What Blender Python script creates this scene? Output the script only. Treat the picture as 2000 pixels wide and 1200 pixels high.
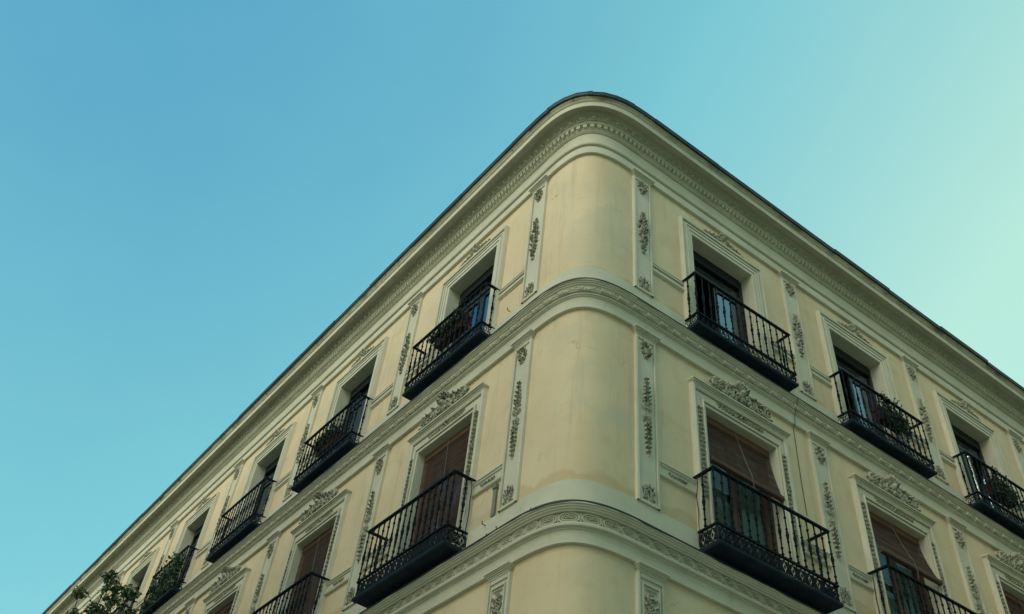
import bpy, math, random
from mathutils import Vector, Matrix
from math import sin, cos, pi, radians, sqrt, atan2

# ------------------------------------------------------------------ clear
for o in list(bpy.data.objects):
    bpy.data.objects.remove(o, do_unlink=True)
sc = bpy.context.scene
COL = sc.collection

# ------------------------------------------------------------------ camera
EYE = 1.6
PITCH, ROLL = radians(44.858), radians(6.869)
_r = Vector((1, 0, 0)); _f = Vector((0, cos(PITCH), sin(PITCH))); _u = Vector((0, -sin(PITCH), cos(PITCH)))
_r2 = cos(ROLL) * _r + sin(ROLL) * _u
_u2 = -sin(ROLL) * _r + cos(ROLL) * _u
cd = bpy.data.cameras.new("camera")
cam = bpy.data.objects.new("camera", cd)
COL.objects.link(cam)
m = Matrix((_r2, _u2, -_f)).transposed().to_4x4()
m.translation = Vector((0, 0, EYE))
cam.matrix_world = m
cd.sensor_width = 36.0
cd.lens = 1814.5 / 2000 * 36.0
cd.clip_start = 0.05
cd.clip_end = 3000
sc.camera = cam

# ------------------------------------------------------------------ light
SUN_AZ, SUN_EL = radians(220), radians(22)      # clockwise from +Y
w = bpy.data.worlds.new("World"); sc.world = w; w.use_nodes = True
nt = w.node_tree; nt.nodes.clear()
def N(t, **k):
    n = nt.nodes.new(t)
    for a, b in k.items(): setattr(n, a, b)
    return n
out = N('ShaderNodeOutputWorld'); bg = N('ShaderNodeBackground')
sky = N('ShaderNodeTexSky', sky_type='NISHITA', sun_disc=False)
sky.sun_elevation = SUN_EL; sky.sun_rotation = SUN_AZ
sky.altitude = 600; sky.air_density = 1.0; sky.dust_density = 0.6; sky.ozone_density = 1.0
L = nt.links
# teal cast of the evening air: a gain on each channel of the sky
gain = N('ShaderNodeMix', data_type='RGBA', blend_type='MULTIPLY'); gain.inputs['Factor'].default_value = 1.0
L.new(sky.outputs['Color'], gain.inputs['A']); gain.inputs['B'].default_value = (1.22, 3.58, 3.05, 1)
# thin bright veil of haze: thickest toward the right-hand end of the street and toward the horizon
tc = N('ShaderNodeTexCoord'); dot = N('ShaderNodeVectorMath', operation='DOT_PRODUCT')
gd = Vector((sin(radians(80)) * cos(radians(10)), cos(radians(80)) * cos(radians(10)), -sin(radians(10))))
L.new(tc.outputs['Generated'], dot.inputs[0]); dot.inputs[1].default_value = gd
def MA(op, a, b=None, c=None):
    n = N('ShaderNodeMath', operation=op)
    for i, x in enumerate((a, b, c)):
        if x is None: continue
        if isinstance(x, (int, float)): n.inputs[i].default_value = x
        else: L.new(x, n.inputs[i])
    return n.outputs[0]
glow = MA('POWER', MA('MULTIPLY_ADD', dot.outputs['Value'], .5, .5), 4.0)
sep = N('ShaderNodeSeparateXYZ'); L.new(tc.outputs['Generated'], sep.inputs[0])
hor = MA('POWER', MA('SUBTRACT', 1.0, MA('MAXIMUM', sep.outputs['Z'], 0.0)), 2.0)
fac = MA('ADD', MA('MULTIPLY_ADD', glow, 3.63, -.015), MA('MULTIPLY', hor, .82))
nz = N('ShaderNodeTexNoise'); nz.inputs['Scale'].default_value = 2.0; nz.inputs['Detail'].default_value = 6; nz.inputs['Roughness'].default_value = .6
L.new(tc.outputs['Generated'], nz.inputs['Vector'])
fac = MA('MINIMUM', MA('MAXIMUM', MA('ADD', fac, MA('MULTIPLY_ADD', nz.outputs['Fac'], .17, -.085)), 0.0), 1.12)
cr = N('ShaderNodeValToRGB'); el = cr.color_ramp.elements
stops = [(0.0, (.100, .370, .575)), (.12, (.150, .474, .620)), (.22, (.190, .546, .640)), (.30, (.218, .604, .680)), (.71, (.400, .750, .705)), (1.0, (.530, .870, .725))]
el[0].position = 0.0; el[0].color = (*stops[0][1], 1); el[1].position = 1.0; el[1].color = (*stops[-1][1], 1)
for p_, c_ in stops[1:-1]:
    e_ = el.new(p_); e_.color = (*c_, 1)
L.new(fac, cr.inputs['Fac'])
ten = N('ShaderNodeMix', data_type='RGBA', blend_type='MULTIPLY'); ten.inputs['Factor'].default_value = 1.0; ten.clamp_result = False
L.new(cr.outputs['Color'], ten.inputs['A']); ten.inputs['B'].default_value = (10, 10, 10, 1)
veil = N('ShaderNodeMix', data_type='RGBA'); veil.inputs['Factor'].default_value = .90
L.new(gain.outputs['Result'], veil.inputs['A']); L.new(ten.outputs['Result'], veil.inputs['B'])
L.new(veil.outputs['Result'], bg.inputs['Color']); bg.inputs['Strength'].default_value = 0.10
L.new(bg.outputs[0], out.inputs['Surface'])

sd = bpy.data.lights.new("sun", 'SUN'); sun = bpy.data.objects.new("sun", sd); COL.objects.link(sun)
sd.energy = 3.2; sd.angle = radians(70); sd.color = (1.0, 0.825, 0.62)
sdir = Vector((sin(SUN_AZ) * cos(SUN_EL), cos(SUN_AZ) * cos(SUN_EL), sin(SUN_EL)))
sun.rotation_euler = sdir.to_track_quat('Z', 'Y').to_euler()
sun.location = sdir * 60

vs = sc.view_settings
sc.display_settings.display_device = 'sRGB'
vs.view_transform = 'Standard'; vs.look = 'None'; vs.exposure = 0.0; vs.gamma = 1.0; vs.use_curve_mapping = False
sc.render.resolution_x = 1024; sc.render.resolution_y = 614

# ------------------------------------------------------------------ materials
def mat(name, c1, c2=None, rough=0.8, scale=3.0, bump=0.0, bscale=60.0, spec=0.3, stretch=None, metal=0.0, detail=6, lo=.35, hi=.65):
    M = bpy.data.materials.new(name); M.use_nodes = True
    t = M.node_tree; b = t.nodes['Principled BSDF']
    b.inputs['Roughness'].default_value = rough; b.inputs['Specular IOR Level'].default_value = spec
    b.inputs['Metallic'].default_value = metal
    geo = t.nodes.new('ShaderNodeNewGeometry'); src = geo.outputs['Position']
    if stretch:
        mp = t.nodes.new('ShaderNodeMapping'); mp.inputs['Scale'].default_value = stretch
        t.links.new(src, mp.inputs['Vector']); src = mp.outputs['Vector']
    if c2:
        n = t.nodes.new('ShaderNodeTexNoise'); n.inputs['Scale'].default_value = scale; n.inputs['Detail'].default_value = detail
        n.inputs['Roughness'].default_value = 0.6
        t.links.new(src, n.inputs['Vector'])
        r = t.nodes.new('ShaderNodeValToRGB')
        r.color_ramp.elements[0].position = lo; r.color_ramp.elements[1].position = hi
        r.color_ramp.elements[0].color = (*c1, 1); r.color_ramp.elements[1].color = (*c2, 1)
        t.links.new(n.outputs['Fac'], r.inputs['Fac']); t.links.new(r.outputs['Color'], b.inputs['Base Color'])
    else:
        b.inputs['Base Color'].default_value = (*c1, 1)
    if bump:
        n2 = t.nodes.new('ShaderNodeTexNoise'); n2.inputs['Scale'].default_value = bscale; n2.inputs['Detail'].default_value = 4
        t.links.new(geo.outputs['Position'], n2.inputs['Vector'])
        bp = t.nodes.new('ShaderNodeBump'); bp.inputs['Strength'].default_value = bump; bp.inputs['Distance'].default_value = 0.01
        t.links.new(n2.outputs['Fac'], bp.inputs['Height']); t.links.new(bp.outputs['Normal'], b.inputs['Normal'])
    return M

def add_layer(M, col, mask_builder):
    """mix a second colour over the base colour with a mask socket from mask_builder(tree, position)"""
    t = M.node_tree; b = t.nodes['Principled BSDF']
    geo = t.nodes.new('ShaderNodeNewGeometry')
    f = mask_builder(t, geo.outputs['Position'])
    mx = t.nodes.new('ShaderNodeMix'); mx.data_type = 'RGBA'
    old = b.inputs['Base Color'].links[0].from_socket if b.inputs['Base Color'].links else None
    if old: t.links.new(old, mx.inputs['A'])
    else: mx.inputs['A'].default_value = b.inputs['Base Color'].default_value
    mx.inputs['B'].default_value = (*col, 1)
    t.links.new(f, mx.inputs['Factor']); t.links.new(mx.outputs['Result'], b.inputs['Base Color'])

def noise_mask(scale, lo, hi, amt=1.0, stretch=None, detail=6):
    def f(t, pos):
        if stretch:
            mp = t.nodes.new('ShaderNodeMapping'); mp.inputs['Scale'].default_value = stretch
            t.links.new(pos, mp.inputs['Vector']); pos = mp.outputs['Vector']
        n = t.nodes.new('ShaderNodeTexNoise'); n.inputs['Scale'].default_value = scale; n.inputs['Detail'].default_value = detail
        n.inputs['Roughness'].default_value = 0.65
        t.links.new(pos, n.inputs['Vector'])
        r = t.nodes.new('ShaderNodeMapRange'); r.inputs['From Min'].default_value = lo; r.inputs['From Max'].default_value = hi
        r.inputs['To Max'].default_value = amt
        t.links.new(n.outputs['Fac'], r.inputs['Value'])
        return r.outputs['Result']
    return f

def height_stain(z0, z1, amt, wav=0.10, scale=2.5):
    """a water stain between two heights with a wandering upper edge"""
    def f(t, pos):
        s = t.nodes.new('ShaderNodeSeparateXYZ'); t.links.new(pos, s.inputs[0])
        n = t.nodes.new('ShaderNodeTexNoise'); n.inputs['Scale'].default_value = scale; n.inputs['Detail'].default_value = 4
        t.links.new(pos, n.inputs['Vector'])
        a = t.nodes.new('ShaderNodeMath'); a.operation = 'MULTIPLY_ADD'; a.inputs[1].default_value = wav * 4; a.inputs[2].default_value = -wav * 2
        t.links.new(n.outputs['Fac'], a.inputs[0])
        b = t.nodes.new('ShaderNodeMath'); b.operation = 'ADD'
        t.links.new(s.outputs['Z'], b.inputs[0]); t.links.new(a.outputs[0], b.inputs[1])
        r = t.nodes.new('ShaderNodeMapRange'); r.inputs['From Min'].default_value = z1; r.inputs['From Max'].default_value = z1 - 0.05
        r.inputs['To Max'].default_value = amt
        t.links.new(b.outputs[0], r.inputs['Value'])
        g = t.nodes.new('ShaderNodeMapRange'); g.inputs['From Min'].default_value = z0 - .01; g.inputs['From Max'].default_value = z0
        t.links.new(s.outputs['Z'], g.inputs['Value'])
        k = t.nodes.new('ShaderNodeMath'); k.operation = 'MULTIPLY'
        t.links.new(r.outputs['Result'], k.inputs[0]); t.links.new(g.outputs['Result'], k.inputs[1])
        return k.outputs[0]
    return f

MT = {}
MT['stucco'] = mat('cream_stucco', (.69, .55, .36), (.76, .62, .42), .9, 1.1, .25, 45, .15)
add_layer(MT['stucco'], (.50, .36, .165), noise_mask(1.7, .55, .78, .5))
add_layer(MT['stucco'], (.48, .43, .27), noise_mask(5, .60, .75, .45, (1, 1, .12)))
add_layer(MT['stucco'], (.50, .34, .17), height_stain(5.80 + EYE, 6.03 + EYE, .42))
add_layer(MT['stucco'], (.52, .37, .17), height_stain(9.2 + EYE, 9.36 + EYE, .4))
def crack_mask(scale, width, lo, hi, amt):
    """hairline cracks: warped cell borders, only here and there"""
    def f(t, pos):
        n = t.nodes.new('ShaderNodeTexNoise'); n.inputs['Scale'].default_value = 3.0; n.inputs['Detail'].default_value = 5
        t.links.new(pos, n.inputs['Vector'])
        ad = t.nodes.new('ShaderNodeVectorMath'); ad.operation = 'MULTIPLY_ADD'; ad.inputs[1].default_value = (.5, .5, .5)
        t.links.new(n.outputs['Color'], ad.inputs[0]); t.links.new(pos, ad.inputs[2])
        v = t.nodes.new('ShaderNodeTexVoronoi'); v.feature = 'DISTANCE_TO_EDGE'; v.inputs['Scale'].default_value = scale
        t.links.new(ad.outputs[0], v.inputs['Vector'])
        r = t.nodes.new('ShaderNodeMapRange'); r.inputs['From Min'].default_value = width; r.inputs['From Max'].default_value = 0.0
        t.links.new(v.outputs['Distance'], r.inputs['Value'])
        k = noise_mask(1.3, lo, hi, amt)(t, pos)
        mu = t.nodes.new('ShaderNodeMath'); mu.operation = 'MULTIPLY'
        t.links.new(r.outputs['Result'], mu.inputs[0]); t.links.new(k, mu.inputs[1]); return mu.outputs[0]
    return f
add_layer(MT['stucco'], (.40, .36, .24), noise_mask(7, .56, .72, .35, (1, 1, .06)))
add_layer(MT['stucco'], (.60, .53, .39), noise_mask(.9, .56, .64, .5))
add_layer(MT['stucco'], (.22, .19, .12), crack_mask(1.1, .010, .54, .66, .6))
MT['trim'] = mat('sage_trim', (.57, .54, .42), (.65, .615, .485), .85, 2.2, .2, 55, .2)
add_layer(MT['trim'], (.30, .31, .20), noise_mask(3.5, .60, .80, .55, (1, 1, .25)))
add_layer(MT['trim'], (.10, .10, .075), noise_mask(38, .70, .76, .7))
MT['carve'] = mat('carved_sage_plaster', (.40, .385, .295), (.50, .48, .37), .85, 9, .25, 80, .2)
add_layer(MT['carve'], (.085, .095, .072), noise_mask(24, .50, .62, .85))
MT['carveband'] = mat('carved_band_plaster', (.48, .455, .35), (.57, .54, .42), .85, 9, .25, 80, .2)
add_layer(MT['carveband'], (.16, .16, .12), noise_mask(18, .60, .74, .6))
MT['weather'] = mat('weathered_cornice_plaster', (.48, .44, .30), (.58, .54, .38), .9, 2.0, .3, 40, .15)
add_layer(MT['weather'], (.13, .12, .085), noise_mask(1.6, .50, .66, .8))
add_layer(MT['weather'], (.055, .055, .05), noise_mask(4.5, .60, .70, .8))
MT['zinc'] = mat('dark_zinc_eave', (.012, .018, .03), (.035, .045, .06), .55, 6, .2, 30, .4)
MT['iron'] = mat('black_painted_iron', (.003, .008, .014), (.007, .014, .022), .65, 12, .15, 150, .12)
add_layer(MT['iron'], (.030, .018, .012), noise_mask(14, .62, .72, .6))
MT['ironslab'] = mat('dark_iron_plate', (.008, .018, .030), (.014, .028, .042), .7, 5, .2, 60, .15)
add_layer(MT['ironslab'], (.030, .028, .024), noise_mask(4, .58, .75, .6))
MT['darkwood'] = mat('black_varnished_wood', (.006, .009, .012), (.013, .016, .018), .45, 20, .1, 90, .4, (1, 1, .1))
MT['brownwood'] = mat('brown_door_wood', (.06, .032, .02), (.095, .05, .03), .5, 20, .1, 90, .4, (1, 1, .1))
MT['slat'] = mat('brown_wood_slats', (.085, .050, .037), (.145, .085, .062), .7, 3, 0, 60, .2, (1, 1, 14))
MT['headwood'] = mat('reddish_head_batten', (.17, .085, .05), (.22, .11, .065), .6, 14, 0, 60, .3)
MT['cord'] = mat('pale_cord', (.30, .30, .25), None, .8)
MT['cable'] = mat('black_cable', (.012, .014, .014), None, .6)
MT['curtain'] = mat('pale_curtain', (.30, .33, .25), (.42, .45, .34), .9, 6, 0, 60, .1, (1, 1, .05))
MT['dim'] = mat('dark_room_backing', (.03, .03, .028), None, .9)
MT['terra'] = mat('terracotta', (.055, .027, .023), (.088, .040, .032), .8, 7, .2, 50, .2)
MT['soil'] = mat('potting_soil', (.02, .015, .01), None, .95)
MT['paper'] = mat('white_card', (.42, .46, .42), None, .8)
MT['steel'] = mat('bright_steel', (.62, .66, .66), None, .25, metal=1.0)
MT['tile'] = mat('roof_tile', (.16, .08, .05), (.25, .13, .08), .9, 8, .3, 20, .2)
MT['asphalt'] = mat('pale_granite_setts', (.33, .30, .25), (.42, .39, .33), .9, 8, .3, 80, .2)
MT['paving'] = mat('pavement_slabs', (.30, .28, .24), (.38, .36, .31), .9, 5, .2, 50, .2)
MT['ochre'] = mat('pale_cream_render', (.66, .56, .38), (.74, .64, .46), .9, 1.5, .2, 40, .15)
MT['rust'] = mat('rusty_metal', (.05, .03, .02), (.09, .05, .03), .8, 30)
MT['conduit'] = mat('grey_conduit', (.16, .17, .15), (.24, .25, .21), .7, 12)
def leafmat(name, c1, c2):
    M = mat(name, c1, None, .6, spec=.3)
    t = M.node_tree; b = t.nodes['Principled BSDF']
    g = t.nodes.new('ShaderNodeNewGeometry'); r = t.nodes.new('ShaderNodeValToRGB')
    r.color_ramp.elements[0].color = (*c1, 1); r.color_ramp.elements[1].color = (*c2, 1)
    t.links.new(g.outputs['Random Per Island'], r.inputs['Fac']); t.links.new(r.outputs['Color'], b.inputs['Base Color'])
    return M
MT['leaf'] = leafmat('green_leaves', (.025, .06, .028), (.075, .14, .06))
MT['leaftree'] = leafmat('tree_leaves', (.04, .08, .034), (.11, .17, .07))
MT['leafdark'] = leafmat('dark_leaves', (.011, .026, .015), (.034, .066, .034))
MT['leafred'] = leafmat('russet_young_leaves', (.05, .035, .02), (.11, .055, .035))
MT['leafblue'] = leafmat('blue_green_leaves', (.02, .07, .05), (.05, .13, .09))
MT['twig'] = mat('brown_twig', (.05, .035, .02), None, .9)
def glassmat(name='window_glass', ior=3.0):
    M = bpy.data.materials.new(name); M.use_nodes = True
    t = M.node_tree; t.nodes.clear()
    o = t.nodes.new('ShaderNodeOutputMaterial'); mx = t.nodes.new('ShaderNodeMixShader')
    tr = t.nodes.new('ShaderNodeBsdfTransparent'); tr.inputs['Color'].default_value = (.75, .82, .8, 1)
    gl = t.nodes.new('ShaderNodeBsdfGlossy'); gl.inputs['Roughness'].default_value = .02; gl.inputs['Color'].default_value = (.55, .76, 1, 1)
    fr = t.nodes.new('ShaderNodeFresnel'); fr.inputs['IOR'].default_value = ior
    ge = t.nodes.new('ShaderNodeNewGeometry'); n = t.nodes.new('ShaderNodeTexNoise'); n.inputs['Scale'].default_value = 2.0
    bp = t.nodes.new('ShaderNodeBump'); bp.inputs['Strength'].default_value = .06; bp.inputs['Distance'].default_value = .05
    t.links.new(ge.outputs['Position'], n.inputs['Vector']); t.links.new(n.outputs['Fac'], bp.inputs['Height']); t.links.new(bp.outputs['Normal'], gl.inputs['Normal'])
    t.links.new(fr.outputs[0], mx.inputs[0]); t.links.new(tr.outputs[0], mx.inputs[1]); t.links.new(gl.outputs[0], mx.inputs[2])
    t.links.new(mx.outputs[0], o.inputs['Surface'])
    return M
MT['glass'] = glassmat(); MT['glasslow'] = glassmat('lower_window_glass', 1.75)

# ------------------------------------------------------------------ mesh builder
class MB:
    def __init__(s): s.v = []; s.f = []
    def add(s, vs, fs):
        b = len(s.v); s.v += [tuple(p) for p in vs]; s.f += [tuple(b + i for i in f) for f in fs]
    def box(s, x0, x1, y0, y1, z0, z1):
        s.add([(x0,y0,z0),(x1,y0,z0),(x1,y1,z0),(x0,y1,z0),(x0,y0,z1),(x1,y0,z1),(x1,y1,z1),(x0,y1,z1)],
              [(3,2,1,0),(4,5,6,7),(0,1,5,4),(1,2,6,5),(2,3,7,6),(3,0,4,7)])
    def tube(s, pts, r, n=6, flat=1.0, cap=True):
        pts = [Vector(p) for p in pts]; k = len(pts); rings = []
        rr = r if isinstance(r, (list, tuple)) else [r] * k
        prev = None
        for i, p in enumerate(pts):
            t = (pts[min(i + 1, k - 1)] - pts[max(i - 1, 0)]).normalized()
            if prev is None:
                a = Vector((0, 1, 0)) if abs(t.y) < .9 else Vector((1, 0, 0))
            else: a = prev
            a = (a - t * a.dot(t)).normalized(); prev = a; b = t.cross(a)
            rings.append([p + (a * cos(2*pi*j/n) * flat + b * sin(2*pi*j/n)) * rr[i] for j in range(n)])
        vs = [q for rg in rings for q in rg]; fs = []
        for i in range(k - 1):
            for j in range(n):
                fs.append((i*n+j, i*n+(j+1)%n, (i+1)*n+(j+1)%n, (i+1)*n+j))
        if cap: fs += [tuple(range(n-1, -1, -1)), tuple((k-1)*n+j for j in range(n))]
        s.add(vs, fs)
    def lathe(s, prof, n=8, c=(0,0,0)):
        vs = []; fs = []; k = len(prof)
        for (r, z) in prof:
            for j in range(n): vs.append((c[0]+r*cos(2*pi*j/n), c[1]+r*sin(2*pi*j/n), c[2]+z))
        for i in range(k-1):
            for j in range(n): fs.append((i*n+j, i*n+(j+1)%n, (i+1)*n+(j+1)%n, (i+1)*n+j))
        fs += [tuple(range(n-1,-1,-1)), tuple((k-1)*n+j for j in range(n))]
        s.add(vs, fs)
    def dome(s, c, rx, rz, h, n=8, m=3, y0=0.0, ang=0.0):
        """a half-ellipsoid boss on the plane y=y0 bulging to -y"""
        vs = [(c[0], y0 - h, c[1])]; fs = []
        for i in range(1, m + 1):
            a = pi/2 * i / m
            for j in range(n):
                b = 2*pi*j/n; x = rx*sin(a)*cos(b); z = rz*sin(a)*sin(b)
                vs.append((c[0] + x*cos(ang) - z*sin(ang), y0 - h*cos(a), c[1] + x*sin(ang) + z*cos(ang)))
        for j in range(n): fs.append((0, 1+(j+1)%n, 1+j))
        for i in range(m-1):
            for j in range(n): fs.append((1+i*n+j, 1+i*n+(j+1)%n, 1+(i+1)*n+(j+1)%n, 1+(i+1)*n+j))
        s.add(vs, fs)
    def leaf(s, c, ang, ln, wd, h, rnd, y0=0.0, lobes=3):
        """a carved acanthus-like leaf lying on the plane y=y0: lobed outline, raised midrib, curled tip"""
        out = []; k = lobes * 2 + 1
        for side in (1, -1):
            rg = range(k) if side == 1 else range(k - 2, -1, -1)
            for i in rg:
                t = i / (k - 1); wv = sin(pi * min(1, .12 + t * .88)) ** .7 * wd
                if i % 2 == 1: wv *= 1.15
                else: wv *= .62
                if i == k - 1: wv = 0
                out.append((t * ln, side * wv, h * (.35 + .5 * t * t + .15 * rnd.random())))
        ca, sa = cos(ang), sin(ang)
        def P(x, z, y): return (c[0] + x*ca - z*sa, y0 - y, c[1] + x*sa + z*ca)
        n = len(out)
        vs = [P(x, z, y) for x, z, y in out] + [P(x, z, 0) for x, z, y in out] + [P(ln*.18, 0, h*.75), P(ln*.55, 0, h*1.05), P(ln*.85, 0, h*1.15)]
        fs = []
        for i in range(n):
            j = (i + 1) % n
            t = (out[i][0] + out[j][0]) / 2 / ln
            mid = 2*n + (0 if t < .36 else 1 if t < .7 else 2)
            fs.append((i, j, mid)); fs.append((j, i, n + i, n + j))
        fs += [(2*n, 2*n+1, k//2), (2*n+1, 2*n+2, k-2 if k-2 > 0 else 0)]
        s.add(vs, fs)
    def spiral(s, c, r0, turns, a0, dirn, th, y0=0.0, lift=.01, n=5, tail=0.0, r1=.18):
        """a scroll: half-round band curling inward"""
        k = max(10, int(turns * 12)); pts = []; rr = []
        for i in range(k + 1):
            t = i / k; a = a0 + dirn * turns * 2*pi * t; r = r0 * ((1 - t) + t * r1)
            pts.append((c[0] + r*cos(a), y0 - lift - lift*.8*t, c[1] + r*sin(a))); rr.append(th * (1 - .35*t))
        s.tube(pts, rr, n)
    def build(s, name, material, parent=None, loc=None, rotz=0, smooth=None, link=True):
        me = bpy.data.meshes.new(name); me.from_pydata(s.v, [], s.f); me.update()
        me.materials.append(material)
        if smooth is not None:
            for p in me.polygons: p.use_smooth = True
            me.set_sharp_from_angle(angle=radians(smooth))
        o = bpy.data.objects.new(name, me)
        if link: COL.objects.link(o)
        if parent: o.parent = parent
        if loc is not None: o.location = loc
        o.rotation_euler = (0, 0, rotz)
        return o

def fixn(o):
    import bmesh
    bm = bmesh.new(); bm.from_mesh(o.data); bmesh.ops.recalc_face_normals(bm, faces=bm.faces); bm.to_mesh(o.data); bm.free()
    return o

def empty(name, loc, rotz=0, parent=None):
    o = bpy.data.objects.new(name, None); COL.objects.link(o); o.location = loc; o.rotation_euler = (0, 0, rotz)
    o.empty_display_size = .2
    if parent: o.parent = parent
    return o
def tag(o, label=None, cat=None, group=None, kind=None):
    if label: o['label'] = label
    if cat: o['category'] = cat
    if group: o['group'] = group
    if kind: o['kind'] = kind
    return o
def dup(o, parent=None, loc=None, rotz=None):
    c = o.copy(); COL.objects.link(c)
    c.parent = parent
    if loc is not None: c.location = loc
    if rotz is not None: c.rotation_euler = (0, 0, rotz)
    for ch in list(o.children): dup(ch, c)
    return c

# ------------------------------------------------------------------ facade frames
AR, AL = radians(31.557), radians(56.381)
V = Vector((.857, 8.203, 0))                         # where the two wall planes would meet
dR = Vector((cos(AR), sin(AR), 0)); nR = Vector((sin(AR), -cos(AR), 0))
dL = Vector((-cos(AL), sin(AL), 0)); nL = Vector((-sin(AL), -cos(AL), 0))
def Z(z): return z + EYE
def loc(f, u, z, d=0.0):
    """point on a facade, relative to the building's root at V"""
    return (dR * u + nR * d if f == 'R' else dL * u + nL * d) + Vector((0, 0, Z(z)))
ROT = {'R': AR, 'L': -AL}
TH0 = atan2(nL.y, nL.x); TH1 = atan2(nR.y, nR.x)
if TH1 < TH0: TH1 += 2*pi
# rounded corner: a conic from pilaster to pilaster, tightest in the middle, tabulated by arc length
TT, KW = .86, 1.70
_tab = []; _prev = None; _acc = 0.0
for _i in range(401):
    _t = _i / 400; _w = (1-_t)**2 + 2*KW*_t*(1-_t) + _t**2
    _q = (dL * TT * (1-_t)**2 + dR * TT * _t**2) / _w
    if _prev is not None: _acc += (_q - _prev).length
    _tab.append([_acc, _q]); _prev = _q
ARC = _acc
for _i in range(401):
    _g = (_tab[min(_i+1, 400)][1] - _tab[max(_i-1, 0)][1]).normalized()
    _tab[_i].append(Vector((_g.y, -_g.x, 0)))
_tab[0][2] = nL.copy(); _tab[400][2] = nR.copy()
import bisect
_keys = [r[0] for r in _tab]
def base(s):
    if abs(s) <= ARC / 2:
        x = s + ARC/2; i = min(max(bisect.bisect_right(_keys, x) - 1, 0), 399)
        f = (x - _keys[i]) / max(_keys[i+1] - _keys[i], 1e-9)
        return _tab[i][1].lerp(_tab[i+1][1], f), _tab[i][2].lerp(_tab[i+1][2], f).normalized()
    if s > 0: return dR * (TT + s - ARC/2), nR
    return dL * (TT - s - ARC/2), nL
def path(s, d, z):
    p, n = base(s); q = p + n * d
    return (q.x, q.y, Z(z))
UL, UR = 33.0, 21.0
SL, SR = -(UL - TT + ARC/2), UR - TT + ARC/2
def s_of(f, u): return (u - TT + ARC/2) * (1 if f == 'R' else -1)
def ssamples(step=None, n=30):
    a = [-ARC/2 + ARC*i/n for i in range(n+1)]
    if step:
        l = []; s = SL
        while s < -ARC/2 - .01: l.append(s); s += step
        r = []; s = ARC/2 + step
        while s < SR: r.append(s); s += step
        return l + a + r + [SR]
    return [SL] + a + [SR]
def sweep(mb, prof, ss=None, wob=None):
    ss = ss or ssamples(); k = len(prof); vs = []; fs = []
    for s in ss:
        dz = wob(s) if wob else 0
        for (d, z) in prof: vs.append(path(s, d, z + dz))
    for i in range(len(ss)-1):
        for j in range(k-1):
            fs.append((i*k+j, (i+1)*k+j, (i+1)*k+j+1, i*k+j+1))
    mb.add(vs, fs)
def bent(mb, tmpl, s0, z0, d0):
    """copy a flat template (x along, -y outward, z up) onto the curved path"""
    vs = [path(s0 + x, d0 - y, z0 + z) for (x, y, z) in tmpl.v]
    mb.add(vs, tmpl.f)
rnd = random.Random(7)
def waver(s): return .006*sin(s*1.7) + .005*sin(s*4.1+1) + .003*sin(s*9.7)

# ------------------------------------------------------------------ the building
B = empty('corner_building', V)
tag(B, 'cream stucco corner building with sage carved trim, rounded corner and black iron balconies', 'building')

bR_, bL_ = 3.2, 3.573
PU = {'R': [1.056 + k*bR_ + (0, .098, .08, .06, .06, .06)[k] for k in range(6)],
      'L': [1.105 + k*bL_ + (0, -.065, -.045, -.034, .005, .014, 0, 0, 0)[k] for k in range(9)]}
WU = {'R': [2.74 + k*bR_ + (0, -.027, -.105, -.05, 0)[k] for k in range(5)],
      'L': [2.79 + k*bL_ + (0, .03, -.014, .067, -.009, 0, 0, 0)[k] for k in range(8)]}
WIN = [('R', 3, k) for k in range(4)] + [('R', 2, k) for k in range(4)] + [('L', 3, k) for k in range(7)] + [('L', 2, k) for k in range(5)]
OPW = 1.32
OPZ = {3: (9.11, 11.264), 2: (5.60, 7.824)}
TOP = 11.87

def wall():
    mb = MB(); g = .012
    # rounded corner
    sa = [-ARC/2 + ARC*i/36 for i in range(37)]
    sweep(mb, [(0, 12.5), (0, 9), (0, 5.5), (0, 3), (0, -EYE)], sa)
    for f, U in (('R', UR), ('L', UL)):
        ops = [(WU[ff][k] - OPW/2 - g, WU[ff][k] + OPW/2 + g, OPZ[fl][0], OPZ[fl][1] + g) for (ff, fl, k) in WIN if ff == f]
        us = sorted({TT, U} | {o[0] for o in ops} | {o[1] for o in ops})
        zs = sorted({-EYE, 12.5} | {o[2] for o in ops} | {o[3] for o in ops})
        for i in range(len(us)-1):
            for j in range(len(zs)-1):
                um, zm = (us[i]+us[i+1])/2, (zs[j]+zs[j+1])/2
                if any(o[0] < um < o[1] and o[2] < zm < o[3] for o in ops): continue
                q = [loc(f, us[i], zs[j]), loc(f, us[i+1], zs[j]), loc(f, us[i+1], zs[j+1]), loc(f, us[i], zs[j+1])]
                if f == 'L': q.reverse()
                mb.add(q, [(0,1,2,3)])
    # hidden back and end walls that close the block
    a = loc('R', UR, -EYE); b = a - nR * 12; c = loc('L', UL, -EYE); d = c - nL * 12
    e = (dR * 12 / 1.0) + (dL * 12)
    for p, q in ((a, b), (b, Vector((e.x, e.y, Z(-EYE)))), (Vector((e.x, e.y, Z(-EYE))), d), (d, c)):
        mb.add([p, q, q + Vector((0,0,14.1)), p + Vector((0,0,14.1))], [(0,1,2,3)])
    return mb.build('wall', MT['stucco'], B, smooth=30)
wall()
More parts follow.
